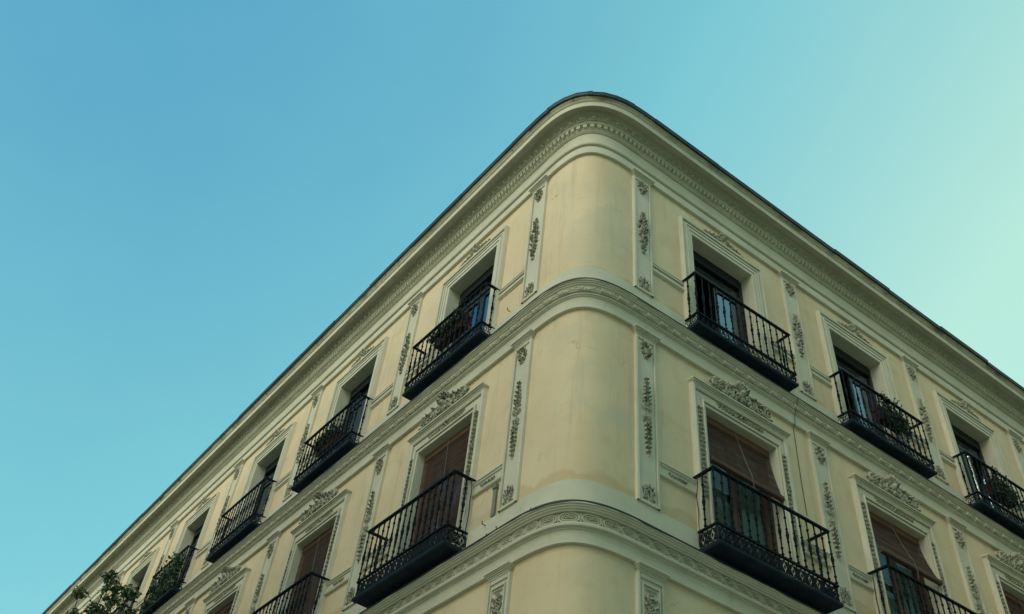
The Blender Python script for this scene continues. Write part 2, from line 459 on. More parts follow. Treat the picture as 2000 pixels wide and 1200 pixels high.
# near-black backing behind the doors: room shade put into its colour
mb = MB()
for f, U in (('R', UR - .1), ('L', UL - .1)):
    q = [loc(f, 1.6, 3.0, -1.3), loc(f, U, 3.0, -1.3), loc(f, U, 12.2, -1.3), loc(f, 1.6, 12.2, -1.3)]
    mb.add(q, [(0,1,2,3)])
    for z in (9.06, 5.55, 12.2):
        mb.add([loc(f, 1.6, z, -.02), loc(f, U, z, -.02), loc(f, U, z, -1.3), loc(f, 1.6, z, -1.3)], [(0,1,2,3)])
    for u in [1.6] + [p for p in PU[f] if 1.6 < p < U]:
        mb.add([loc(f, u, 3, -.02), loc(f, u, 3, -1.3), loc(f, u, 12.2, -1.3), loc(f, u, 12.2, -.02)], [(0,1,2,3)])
mb.build('room_backing', MT['dim'], B)

# ---- main cornice
mb = MB()
sweep(mb, [(0, 11.87), (.045, 11.87), (.05, 11.875), (.05, 12.030), (.022, 12.032), (.022, 12.042), (.058, 12.044), (.080, 12.055), (.090, 12.08), (.082, 12.105), (.064, 12.115), (.026, 12.117), (.026, 12.130), (.05, 12.132),
           (.05, 12.368), (.024, 12.370), (.024, 12.380), (.066, 12.382), (.068, 12.395), (.084, 12.40), (.092, 12.42), (.098, 12.425), (.098, 12.503),
           (.150, 12.505), (.160, 12.515), (.172, 12.53), (.166, 12.545), (.155, 12.548), (.180, 12.552), (.192, 12.640),
           (.205, 12.642), (.209, 12.650), (.209, 12.672), (.218, 12.676), (.222, 12.690), (.222, 12.708), (.234, 12.716), (.237, 12.736), (.250, 12.740), (.388, 12.738), (.389, 12.624), (.392, 12.618), (.405, 12.618), (.413, 12.715), (.421, 12.722), (.432, 12.722)], ssamples())
cor = mb.build('cornice', MT['trim'], B, smooth=28)
mb = MB()
sweep(mb, [(.432, 12.722), (.434, 12.737), (.440, 12.752), (.452, 12.765), (.466, 12.776), (.472, 12.788), (.472, 12.84)], ssamples(.8))
mb.build('cyma', MT['weather'], cor, smooth=40)
# dentils
mb = MB(); t = MB(); t.box(-.023, .023, -.052, 0, -.036, .038)
s = SL + .1
while s < SR - .1:
    bent(mb, t, s, 12.465, .097); s += .085
mb.build('dentil_band', MT['trim'], cor)
# egg and dart on the sloping ovolo
def egg():
    e = MB()
    e.dome((0, .004), .034, .034, .042, 8, 3)
    pts = [(.052*cos(a), -.010, -.004 + .046*sin(a)) for a in [pi*(1 - .12) + pi*1.24*i/9 for i in range(10)]]
    e.tube(pts, .010, 5)
    e.add([(.072, 0, .045), (.060, 0, .045), (.084, 0, .045), (.072, -.020, .03), (.072, 0, -.045), (.060, 0, -.03), (.084, 0, -.03)],
          [(1, 3, 4), (2, 4, 3), (1, 2, 3), (1, 4, 5), (2, 6, 4)])
    return e
mb = MB(); e = egg(); s = SL + .1
cs, sn = cos(radians(80)), sin(radians(80))
sl = MB(); sl.v = [(x, -(z*cs - y*sn), z*sn + y*cs) for (x, y, z) in e.v]; sl.f = e.f
while s < SR - .1:
    bent(mb, sl, s, 12.592, .186); s += .144
fixn(mb.build('egg_and_dart', MT['carveband'], cor, smooth=50))
# zinc eave edge, laid in sheets
mb = MB(); s = SL; i = 0
while s < SR:
    e1 = min(s + 1.35 + .2*rnd.random(), SR)
    if s < ARC/2 and e1 > -ARC/2: e1 = min(e1, s + .42)
    n = 4; dz = .020*rnd.random() - .008; dd = .018*rnd.random() - .006
    ss = [s + (e1 + .03 - s)*j/n for j in range(n+1)]
    prof = [(.468, 12.784+dz*.5), (.490+dd, 12.782+dz), (.497+dd, 12.788+dz), (.502+dd, 12.846+dz), (.509+dd, 12.852+dz), (.503+dd, 12.864+dz), (.30, 12.955), (-.6, 13.22)]
    sweep(mb, prof, ss)
    # end lip of each sheet
    for se in (s, e1 + .03):
        vs = [path(se, d, z) for d, z in prof[:7]]; mb.add(vs, [tuple(range(7))])
    s = e1; i += 1
eave = mb.build('eave_edge', MT['zinc'], cor, smooth=30)
# roof surface closing the block
mb = MB()
sweep(mb, [(.30, 12.955), (-.6, 13.2)], ssamples())
pp = [Vector(path(s, -.6, 13.2)) for s in ssamples()]
bk = [loc('R', UR, 13.2, -12), Vector(((dR*12+dL*12).x, (dR*12+dL*12).y, Z(13.2))), loc('L', UL, 13.2, -12)]
ctr = Vector(((dR*9+dL*9).x, (dR*9+dL*9).y, Z(13.2)))
al = pp + bk
for i in range(len(al)): mb.add([al[i], al[(i+1) % len(al)], ctr], [(0,1,2)])
mb.build('roof', MT['tile'], B)

# ---- string courses
mb = MB()
sweep(mb, [(0, 9.285), (.02, 9.28), (.022, 8.905), (.165, 8.90), (.170, 8.895), (.170, 8.872), (.150, 8.868), (.148, 8.852), (.132, 8.848), (.128, 8.832), (.110, 8.826), (.100, 8.81),
           (.075, 8.81), (.075, 8.715), (.088, 8.712), (.094, 8.70), (.088, 8.688), (.072, 8.685), (.068, 8.672), (.054, 8.668), (.05, 8.66), (.05, 8.492), (.046, 8.488), (0, 8.486)])
sc3 = mb.build('string_course', MT['trim'], B, smooth=28)
def ledge_strip(z, parent):  # thin dark strip with a wavy lower edge along the ledge top
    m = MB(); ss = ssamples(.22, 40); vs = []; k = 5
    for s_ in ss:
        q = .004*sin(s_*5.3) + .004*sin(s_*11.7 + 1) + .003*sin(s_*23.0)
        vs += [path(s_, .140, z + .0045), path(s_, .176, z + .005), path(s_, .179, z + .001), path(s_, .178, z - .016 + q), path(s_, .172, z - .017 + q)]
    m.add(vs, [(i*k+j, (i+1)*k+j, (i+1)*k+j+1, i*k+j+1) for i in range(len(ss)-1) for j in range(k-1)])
    m.build('dark_ledge_strip', MT['zinc'], parent, smooth=30)
ledge_strip(8.90, sc3)
# bound garland
mb = MB(); prof = []
for i in range(17):
    a = pi * i / 16; r = .042 * (1 + .22 * abs(sin(4.5 * a)))
    prof.append((.072 + r*sin(a)*1.05, 8.762 + r*cos(a)))
sweep(mb, prof)
rb = MB()
for sgn in (1, -1):
    for off in (-.012, .012):
        pts = []
        for i in range(9):
            a = pi*i/8; pts.append((sgn*(.030*(i/8-.5)*2) + off, -.054*sin(a)*1.06, .050*cos(a)))
        rb.tube(pts, .009, 4)
lf = MB()
for q in range(3):
    lf.leaf((.03 + q*.055, -.022 + .022*q), .15*(q-1), .075, .02, .012, rnd, -.043, 2)
s = SL + .2
while s < SR - .2:
    bent(mb, rb, s, 8.762, .072); bent(mb, lf, s, 8.762, .072); s += .235
fixn(mb.build('garland', MT['carveband'], sc3, smooth=45))

mb = MB()
sweep(mb, [(0, 5.865), (.02, 5.86), (.022, 5.495), (.165, 5.49), (.170, 5.485), (.170, 5.462), (.150, 5.458), (.148, 5.442), (.132, 5.437), (.128, 5.424), (.108, 5.418), (.100, 5.405),
           (.060, 5.405), (.060, 5.282), (.094, 5.280), (.108, 5.268), (.110, 5.252), (.104, 5.236), (.090, 5.228), (.070, 5.226), (.066, 5.214), (.054, 5.21), (.05, 5.20), (.05, 5.066), (.046, 5.062), (0, 5.06)])
sc2 = mb.build('string_course', MT['trim'], B, smooth=28)
ledge_strip(5.49, sc2)
def stadium(w, h, n=6):
    pts = []
    for c, a0 in ((w - h, -pi/2), (-(w - h), pi/2)):
        for i in range(n+1):
            a = a0 + pi*i/n; pts.append((c + h*cos(a), h*sin(a)))
    return pts + [pts[0]]
cm = MB()
cm.tube([(x, -.012, z) for x, z in stadium(.092, .050)], .011, 5, cap=False)
cm.tube([(x, -.010, z) for x, z in stadium(.068, .028)], .008, 5, cap=False)
for k in range(5): cm.dome(((k-2)*.020, .003*(-1)**k), .011, .012, .026, 6, 2)
cm.dome((0, 0), .014, .014, .034, 7, 3)
for sg in (1, -1):
    cm.tube([(sg*.104, -.008, .055), (sg*.098, -.010, .02), (sg*.102, -.010, -.02), (sg*.112, -.006, -.055)], .007, 4)
mb = MB(); s = SL + .2
while s < SR - .2:
    bent(mb, cm, s, 5.343, .060); s += .212
fixn(mb.build('cartouche_band', MT['carveband'], sc2, smooth=50))

# ------------------------------------------------------------------ carved ornaments (template meshes)
def symleaf(mb, x, z, ang, ln, wd, h, y0=0, lobes=3):
    st = rnd.getstate(); mb.leaf((x, z), ang, ln, wd, h, rnd, y0, lobes); rnd.setstate(st)
    mb.leaf((-x, z), pi - ang, ln, wd, h, rnd, y0, lobes)
def o_wreath(sx=1.0):                 # around the origin
    m = MB()
    for k in range(9):
        a = 2*pi*k/9; m.leaf((.050*cos(a)*sx, .085*sin(a)), a + 1.2, .060, .022, .045, rnd, 0, 2)
        m.dome((.040*cos(a+.3)*sx, .070*sin(a+.3)), .012, .012, .040, 6, 2)
    symleaf(m, .004, -.10, -1.15, .06, .022, .022); symleaf(m, .006, .10, 1.0, .055, .022, .024)
    m.dome((0, .115), .02, .016, .026, 6, 2)
    return m
def o_diamond():                      # long lozenge of foliage, z -.45..+.45
    m = MB(); z = -.40; i = 0
    m.tube([(.003*sin(q*9), -.012, q) for q in [-.44 + j*.055 for j in range(17)]], .007, 5)
    while z < .40:
        wd = .080 * (1 - (abs(z)/.46)**1.5) + .014
        for sg in (1, -1):
            a = radians(40 + rnd.uniform(-25, 25)); zz = z + rnd.uniform(-.015, .015)
            m.leaf((.010*sg, zz), a if sg > 0 else pi - a, wd*rnd.uniform(.85, 1.15), .022, rnd.uniform(.030, .055), rnd, 0, 2)
            if i % 2 == 0 and wd > .04:
                a = radians(rnd.uniform(-60, 60))
                m.leaf((wd*.55*sg, zz + .035), a if sg > 0 else pi - a, wd*.55, .018, rnd.uniform(.025, .045), rnd, 0, 2)
            m.dome((wd*sg*rnd.uniform(.3, 1), zz + rnd.uniform(.01, .05)), .012, .013, rnd.uniform(.03, .055), 6, 2)
        z += .072; i += 1
    symleaf(m, .003, .40, radians(75), .07, .018, .03); symleaf(m, .003, -.40, radians(-75), .07, .018, .03)
    return m
def o_long():                         # slender candelabrum with S-scroll, z -.66..+.62
    m = MB()
    m.tube([(.004*sin(z*9), -.010, z) for z in [-.62 + i*.06 for i in range(21)]], .006, 5)
    z = .20
    while z < .60:
        wd = .05 * (1 - ((z-.2)/.46)) + .014
        symleaf(m, .004, z, radians(50 + rnd.uniform(-14, 14)), wd*1.35, .020, .040, 0, 2); z += .07
    for sg in (1, -1):
        m.spiral((.034*sg, .10), .042, 1.4, pi/2, -sg, .011, 0, .020)
        m.spiral((.028*sg, -.04), .034, 1.3, -pi/2, sg, .010, 0, .018)
    z = -.12
    while z > -.60:
        wd = .055 * (1 - (-z-.12)/.62) + .012
        symleaf(m, .004, z, radians(-48 + rnd.uniform(-14, 14)), wd*1.25, .020, .040, 0, 2)
        if int(z*100) % 2: m.dome((0, z-.02), .015, .018, .048, 6, 2)
        z -= .07
    symleaf(m, .006, .17, radians(20), .07, .022, .028); symleaf(m, .006, -.10, radians(-10), .06, .02, .026)
    return m
def o_base():                         # palmette, z 0..+.26
    m = MB()
    for a, l in ((90, .15), (62, .14), (36, .11), (12, .085)):
        if a == 90: m.leaf((0, .08), radians(90), l, .03, .03, rnd)
        else: symleaf(m, .004, .07, radians(a), l, .024, .028)
    for sg in (1, -1): m.spiral((.042*sg, .055), .034, 1.4, pi/2 if sg > 0 else pi/2, -sg, .009, 0, .012)
    symleaf(m, .01, .02, radians(-15), .085, .02, .026)
    return m
def o_dense():                        # richly carved panel for the first-floor pilasters
    m = MB(); z = -.75
    for zz in (.66, .70, .74):
        m.tube([(-.075 + (0.74-zz), -.012, zz), (.075 - (.74-zz), -.012, zz)], .008, 4)
    while z < .62:
        symleaf(m, .006, z, radians(50 + rnd.uniform(-25, 25)), .095, .03, .036, 0, 3)
        symleaf(m, .05, z + .03, radians(rnd.uniform(-60, 60)), .05, .022, .030, 0, 2)
        m.dome((0, z+.05), .016, .018, .038, 6, 2)
        z += .075
    for zz in (-.5, -.1, .3):
        for sg in (1, -1): m.spiral((.045*sg, zz), .04, 1.4, pi/2, -sg, .010, 0, .014)
    return m
def o_crest_small():                  # top-floor window crest, x -.44..+.44, z 0..+.28
    m = MB()
    for a, l in ((90, .13), (60, .11), (30, .09), (125, .11), (150, .09)): m.leaf((0, .12), radians(a), l, .032, .05, rnd, 0, 3)
    m.dome((0, .11), .04, .045, .06, 8, 3)
    for sg in (1, -1):
        m.spiral((.085*sg, .085), .05, 1.4, pi/2, sg, .012, 0, .016)
        m.spiral((.19*sg, .055), .038, 1.3, pi/2, sg, .010, 0, .014)
    for k in range(8):
        x = .07 + k*.045; symleaf(m, x, .075*(1-k/9) + .01, radians(18 - 10*(k % 2)*3), .075, .024*(1-k/14), .036*(1-k/14), 0, 3)
    for k in range(5): symleaf(m, .05 + k*.06, .02, radians(30), .06, .02, .03, 0, 2)
    return m
def o_crest_big():                    # second-floor crest, x -.58..+.58, z 0..+.33
    m = MB()
    for a in (90, 60, 34, 120, 146): m.leaf((0, .17), radians(a), .165, .05, .12, rnd, 0, 3)
    m.dome((0, .09), .56, .10, .035, 20, 3, .06); m.dome((0, .17), .24, .14, .045, 16, 3, .06); m.box(-.57, .57, 0, .062, 0, .07); m.box(-.36, .36, 0, .061, .07, .16); m.box(-.14, .14, 0, .06, .16, .27)
    m.dome((0, .16), .055, .065, .14, 9, 3)
    m.dome((0, .06), .06, .05, .10, 8, 3)
    for sg in (1, -1):
        m.spiral((.11*sg, .12), .085, 1.5, pi/2, sg, .026, 0, .045)
        m.spiral((.245*sg, .09), .075, 1.5, -pi/2, -sg, .024, 0, .04)
        m.spiral((.375*sg, .075), .06, 1.3, pi/2, sg, .021, 0, .035)
        m.spiral((.505*sg, .085), .066, 1.6, -pi/2 , -sg, .024, 0, .045)
        m.dome((.515*sg, .145), .05, .040, .105, 8, 3)
        m.dome((.31*sg, .04), .055, .04, .075, 8, 3)
        m.dome((.18*sg, .04), .05, .04, .08, 8, 3)
        m.dome((.43*sg, .03), .05, .03, .07, 8, 3)
    for k in range(6):
        x = .09 + k*.068; symleaf(m, x, .17 - .020*k, radians(60 - 45*(k % 2)), .10, .036, .095, 0, 2)
    for k in range(6): symleaf(m, .05 + k*.082, .012, radians(20 + 50*(k % 2)), .08, .03, .07, 0, 2)
    symleaf(m, .44, .08, radians(60), .10, .036, .09); symleaf(m, .50, .02, radians(-5), .09, .03, .07)
    return m
def o_strip(n, ln, wd):               # running strip along +z from 0
    m = MB(); z = 0.02
    m.tube([(.002*sin(q*8), -.008, q) for q in [.01 + j*ln/24 for j in range(25)]], .008, 5)
    while z < ln:
        t = z/ln; ww = wd * (.55 + .45*abs(sin(t*pi*2.5)))
        symleaf(m, .003, z, radians(45 + rnd.uniform(-20, 20)), ww*1.1, .018, .038, 0, 2)
        if rnd.random() < .6: m.dome((rnd.uniform(-.6, .6)*wd, z+.02), .012, .013, .038, 6, 2)
        z += ln/n
    for q in (.35, .62):
        for sg in (1, -1): m.spiral((.02*sg, ln*q), .022, 1.2, pi/2, -sg, .006, 0, .010)
    return m
def o_headstrip():
    m = MB()
    for k in range(13):
        symleaf(m, .035 + k*.030, .006*(-1)**k, radians(25*(-1)**k), .055, .020*(1-k/26), .024, 0, 3)
    for a in range(0, 360, 45): m.leaf((.012*cos(radians(a)), .012*sin(radians(a))), radians(a), .055, .02, .034, rnd, 0, 2)
    m.dome((0, 0), .022, .022, .04, 7, 3)
    return m
class Tmpl:
    """a mesh made once and placed many times"""
    def __init__(s, mb, name, material, smooth=40, fix=True):
        s.o = mb.build(name, material, None, smooth=smooth, link=False)
        if fix: fixn(s.o)
    def place(s, parent, loc, rotz=0):
        c = s.o.copy(); COL.objects.link(c); c.parent = parent; c.location = loc; c.rotation_euler = (0, 0, rotz)
        return c
T = {}
T['wreath'] = Tmpl(o_wreath(), 'wreath_ornament', MT['carve'])
T['diamond'] = Tmpl(o_diamond(), 'foliage_ornament', MT['carve'])
T['long'] = Tmpl(o_long(), 'foliage_ornament', MT['carve'])
T['base'] = Tmpl(o_base(), 'palmette_ornament', MT['carve'])
T['dense'] = Tmpl(o_dense(), 'foliage_ornament', MT['carve'])
T['crest3'] = Tmpl(o_crest_small(), 'crest_ornament', MT['carve'])
T['crest2'] = Tmpl(o_crest_big(), 'crest_ornament', MT['carve'])
T['jamb'] = Tmpl(o_strip(21, 1.40, .044), 'jamb_ornament', MT['carve'])
T['head'] = Tmpl(o_headstrip(), 'head_ornament', MT['carve'])

# ---- pilasters
def pil_mesh(h, w=.345, rim=.045):
    m = MB(); x = w/2
    # flat shaft with a raised rim on both sides, ends at y = -d
    pr = [(-x, 0), (-x, -.042), (-x+.010, -.047), (-x+rim-.012, -.047), (-x+rim-.010, -.012), (-x+rim, -.012), (-x+rim+.001, -.028)]
    pr = pr + [(-a, b) for a, b in reversed(pr)]
    k = len(pr); vs = [(a, b, 0) for a, b in pr] + [(a, b, h) for a, b in pr]
    m.add(vs, [(i, i+1, k+i+1, k+i) for i in range(k-1)])
    for z0, z1 in ((.0, .035), (h-.05, h)): m.box(-x+rim-.004, x-rim+.004, -.044, 0, z0, z1)
    return m
def cap_mesh(w=.345, h=.085):
    m = MB(); x = w/2
    for (e, d, z0, z1) in ((.006, .052, 0, .02), (.014, .062, .02, .036), (.024, .076, .036, .052), (.034, .09, .052, .066), (.046, .105, .066, h)):
        m.box(-x-e, x+e, -d, .0, z0 + .0005, z1)
    return m
CAP = Tmpl(cap_mesh(), 'capital', MT['trim'], None, False)
PZ = {3: (9.285, 11.785), 2: (5.865, 8.40), 1: (1.6, 4.975)}
PIL = {fl: Tmpl(pil_mesh(PZ[fl][1] - PZ[fl][0]), 'pilaster', MT['trim'], 30) for fl in (3, 2)}
def pil1():
    m = pil_mesh(PZ[1][1] - PZ[1][0], .37, .04); h = PZ[1][1] - PZ[1][0]
    for x in (-.115, .115): m.box(x-.008, x+.008, -.048, -.02, .3, h-.12)
    m.box(-.123, .123, -.048, -.02, h-.12, h-.10)
    return m
PIL[1] = Tmpl(pil1(), 'pilaster', MT['trim'], 30)
for f, cnt in (('R', {3: 5, 2: 4, 1: 2}), ('L', {3: 8, 2: 5, 1: 2})):
    for fl, n in cnt.items():
        for k in range(n):
            p = PIL[fl].place(B, loc(f, PU[f][k], PZ[fl][0]), ROT[f])
            h = PZ[fl][1] - PZ[fl][0]
            CAP.place(p, (0, 0, h))
            if fl == 3:
                T['wreath'].place(p, (0, -.028, 11.60 - PZ[3][0])); T['diamond'].place(p, (0, -.028, 10.54 - PZ[3][0])); T['base'].place(p, (0, -.028, .06))
            elif fl == 2:
                T['wreath'].place(p, (0, -.028, 8.20 - PZ[2][0])); T['long'].place(p, (0, -.028, 7.14 - PZ[2][0])); T['base'].place(p, (0, -.028, .06))
            else:
                T['dense'].place(p, (0, -.028, h - .90))

# ---- window surrounds (architrave with mitred corners, lining the reveal)
def surround(fl):
    z0, z1 = OPZ[fl]; h = z1 - z0; x = OPW/2
    if fl == 3: pr = [(0, -.19), (0, .042), (.008, .05), (.050, .05), (.050, .026), (.060, .026), (.062, .060), (.110, .060), (.110, .032), (.120, .032), (.122, .070), (.132, .070), (.137, .05), (.188, .05), (.188, .024), (.198, .024), (.200, .072), (.225, .078), (.235, .06), (.24, 0)]; top = 1.16
    else: pr = [(0, -.15), (0, .042), (.006, .048), (.032, .048), (.032, .024), (.040, .024), (.042, .068), (.058, .072), (.066, .058), (.066, .022), (.076, .022), (.078, .036), (.160, .036), (.160, .012), (.170, .012), (.172, .058), (.195, .072), (.215, .078), (.235, .065), (.245, 0)]; top = 1.27
    m = MB(); k = len(pr); vs = []
    for (ox, dz) in ((-1, 0), (-1, 1), (1, 1), (1, 0)):
        for (o, d) in pr:
            vs.append((ox*(x + o), -d, (h + o*top) if dz else .0))
    fs = []
    for i in range(3):
        for j in range(k-1): fs.append((i*k+j, i*k+j+1, (i+1)*k+j+1, (i+1)*k+j))
    m.add(vs, fs)
    if fl == 2:                       # hood moulding over the head
        zt = h + .245*top
        for (e, d, a, b) in ((.0, .085, -.045, -.02), (.012, .105, -.02, 0), (.026, .125, 0, .022)):
            m.box(-x-.235-e, x+.235+e, -d, -.002, zt + a + .0005, zt + b)
    return m
SUR = {fl: Tmpl(surround(fl), 'window_surround', MT['trim'], 25) for fl in (3, 2)}
for f, fl, k in WIN:
    o = SUR[fl].place(B, loc(f, WU[f][k], OPZ[fl][0]), ROT[f]); h = OPZ[fl][1] - OPZ[fl][0]
    if fl == 3: T['crest3'].place(o, (.03, -.055, h + .27))
    else:
        T['crest2'].place(o, (-.03, -.065, h + .335)).scale = (1, 1, 1.08); T['head'].place(o, (0, -.036, h + .155))
        for sx in (-1, 1): T['jamb'].place(o, (sx*(OPW/2 + .118), -.036, h - 1.46))

# ---- horizontal panel mouldings at rail height between pilaster and surround
def sill_mesh(ln, fl):
    m = MB()
    pr = [(0, .19), (.036, .188), (.042, .172), (.006, .170), (.006, .158), (.038, .156), (.038, .13), (.006, .128), (.006, .118), (.018, .117), (.018, .062), (.004, .060), (.004, .050), (.036, .048), (.040, .04), (.040, .022), (.02, .012), (.014, 0), (0, 0)] if fl == 3 else \
         [(0, .21), (.045, .205), (.052, .19), (.036, .178), (.034, .160), (.018, .152), (.018, .045), (.032, .04), (.04, .028), (.034, .012), (0, 0)]
    k = len(pr); vs = []
    for x in (0, ln): vs += [(x, -d, z) for d, z in pr]
    m.add(vs, [(i, i+1, k+i+1, k+i) for i in range(k-1)] + [tuple(range(k)), tuple(range(2*k-1, k-1, -1))])
    return m
def sill(f, fl, u0, u1):
    zz = {3: 9.825, 2: 6.345}[fl]
    if f == 'R': o = fixn(sill_mesh(u1-u0, fl).build('panel_moulding', MT['trim'], B, loc(f, u0, zz), ROT[f], 25))
    else: o = fixn(sill_mesh(u1-u0, fl).build('panel_moulding', MT['trim'], B, loc(f, u1, zz), ROT[f], 25))
    if fl == 2:
        mb = MB()
        for q in range(5): symleaf(mb, .012 + q*.025, 0, radians(20*(-1)**q), .04, .016, .02, 0, 2)
        mb.dome((0, 0), .018, .02, .028, 6, 2)
        fixn(mb.build('sill_ornament', MT['carve'], o, ((u1-u0)/2, -.018, .098), 0, 40))
for f, fl, k in WIN:
    if k > (4 if f == 'L' else 3): continue
    a = WU[f][k] - OPW/2 - .24; b = WU[f][k] + OPW/2 + .24
    sill(f, fl, PU[f][k] + .175, a - .002)
    if k + 1 < len(PU[f]): sill(f, fl, b + .002, PU[f][k+1] - .175)

# ---- balcony doors
def door_frame(fl):
    h = OPZ[fl][1] - OPZ[fl][0]; x = OPW/2; m = MB()
    m.box(-x, -x+.07, 0, .08, .0, h); m.box(x-.07, x, 0, .08, .0, h); m.box(-x+.07, x-.07, -.012, .09, h-(.20 if fl == 3 else .11), h)
    m.box(-x+.07, x-.07, 0.003, .07, 0, .05)
    if fl == 3: m.box(-x+.07, x-.07, .004, .07, h-.50, h-.44)
    return m
def door_leaf(fl):                   # hinge at x=0, opening toward +x
    h = OPZ[fl][1] - OPZ[fl][0]; w_ = OPW/2 - .073; m = MB(); top = h - (.50 if fl == 3 else .11)
    m.box(0, .075, .01, .055, .05, top); m.box(w_-.075, w_, .01, .055, .05, top)
    m.box(.075, w_-.075, .012, .053, top-.08, top-.002); m.box(.075, w_-.075, .012, .053, .052, .16); m.box(.075, w_-.075, .012, .053, .50, .56)
    m.box(.075, w_-.075, .025, .04, .16, .50)
    return m, (.075, w_-.075, .56, top-.08)
def pane_mesh(x0, x1, z0, z1, y=.033):
    m = MB(); m.add([(x0, y, z0), (x1, y, z0), (x1, y, z1), (x0, y, z1)], [(0,1,2,3)]); return m
DEP = {3: .185, 2: .145}
FR = {}; LF = {}; PN = {}
for fl in (3, 2):
    wm = MT['darkwood'] if fl == 3 else MT['brownwood']
    FR[fl] = Tmpl(door_frame(fl), 'balcony_door', wm, None, False)
    m_, r_ = door_leaf(fl); LF[fl] = Tmpl(m_, 'door_leaf', wm, None, False); PN[fl] = Tmpl(pane_mesh(*r_), 'pane', MT['glass' if fl == 3 else 'glasslow'], None, False)
hh = OPZ[3][1] - OPZ[3][0]
PT = Tmpl(pane_mesh(-OPW/2+.07, OPW/2-.07, hh-.44, hh-.20), 'transom_pane', MT['glass'], None, False)
OPENED = {('R', 3, 0): (0, 62, 1), ('R', 3, 1): (0, 55, 2), ('R', 3, 2): (0, 0, 70), ('L', 3, 0): (0, 2, 2), ('L', 3, 1): (0, 2, 2), ('L', 3, 2): (0, 2, 3)}
for f, fl, k in WIN:
    o = FR[fl].place(B, loc(f, WU[f][k], OPZ[fl][0], -DEP[fl]), ROT[f])
    _, al_, ar_ = OPENED.get((f, fl, k), (0, 1.5, 1.0))
    for side, ang in ((-1, al_), (1, ar_)):
        for tm in (LF[fl], PN[fl]):
            q = tm.place(o, (side*(OPW/2 - .072), 0, 0))
            if side < 0: q.rotation_euler = (0, 0, radians(ang))
            else:
                q.rotation_euler = (0, 0, -radians(ang)); q.scale = (-1, 1, 1)
    if fl == 3: PT.place(o, (0, 0, 0))

# ---- balconies
def balus(h):
    pr = [(.011, 0), (.011, .02), (.017, .025), (.017, .04), (.009, .048)]
    def at(t, *rs):
        return [(r, t*h + dz) for r, dz in rs]
    pr += at(.16, (.008, -.02), (.015, -.01), (.015, .006), (.008, .014))
    pr += at(.36, (.009, -.02), (.016, -.012), (.012, 0), (.010, .01))
    pr += at(.47, (.016, -.02), (.020, .0), (.016, .022))
    pr += at(.57, (.010, -.01), (.012, 0), (.016, .012), (.009, .02))
    pr += at(.80, (.008, -.016), (.015, -.008), (.015, .008), (.008, .016))
    pr += [(.009, h-.03), (.014, h-.02), (.012, h)]
    m = MB(); m.lathe([(r*1.2, z) for r, z in pr], 7); return m
BAL = {3: dict(w=1.96, dep=.255, low=.225, hand=1.03, slabw=2.01, slabd=.275, n=14),
       2: dict(w=2.0, dep=.315, low=.275, hand=1.03, slabw=2.05, slabd=.345, n=15)}
def bal_slab(c):
    m = MB(); x = c['slabw']/2; d = c['slabd']
    m.add([(-x+.012, -.002, 0), (x-.012, -.002, 0), (x-.012, -d+.012, 0), (-x+.012, -d+.012, 0),
           (-x, -.002, .022), (x, -.002, .022), (x, -d, .022), (-x, -d, .022),
           (-x, -.002, .05), (x, -.002, .05), (x, -d, .05), (-x, -d, .05)],
          [(3,2,1,0),(2,3,7,6),(1,2,6,5),(3,0,4,7),(6,7,11,10),(5,6,10,9),(7,4,8,11),(8,9,10,11),(0,1,5,4),(4,5,9,8)])
    return m
def bal_hand(c):
    m = MB(); x = c['w']/2; d = c['dep']; z = c['hand']
    m.box(-x-.022, x+.022, -d-.022, -d+.022, z-.012, z+.010)
    m.box(-x-.0215, -x+.0215, -d+.022, .03, z-.0118, z+.0098); m.box(x-.0215, x+.0215, -d+.022, .03, z-.0118, z+.0098)
    return m
def bal_low(c):
    m = MB(); x = c['w']/2; d = c['dep']; z = c['low']
    m.box(-x-.018, x+.018, -d-.02, -d+.012, z-.012, z+.012)
    m.box(-x-.0178, -x+.012, -d+.012, .02, z-.0118, z+.0118); m.box(x-.012, x+.0178, -d+.012, .02, z-.0118, z+.0118)
    return m
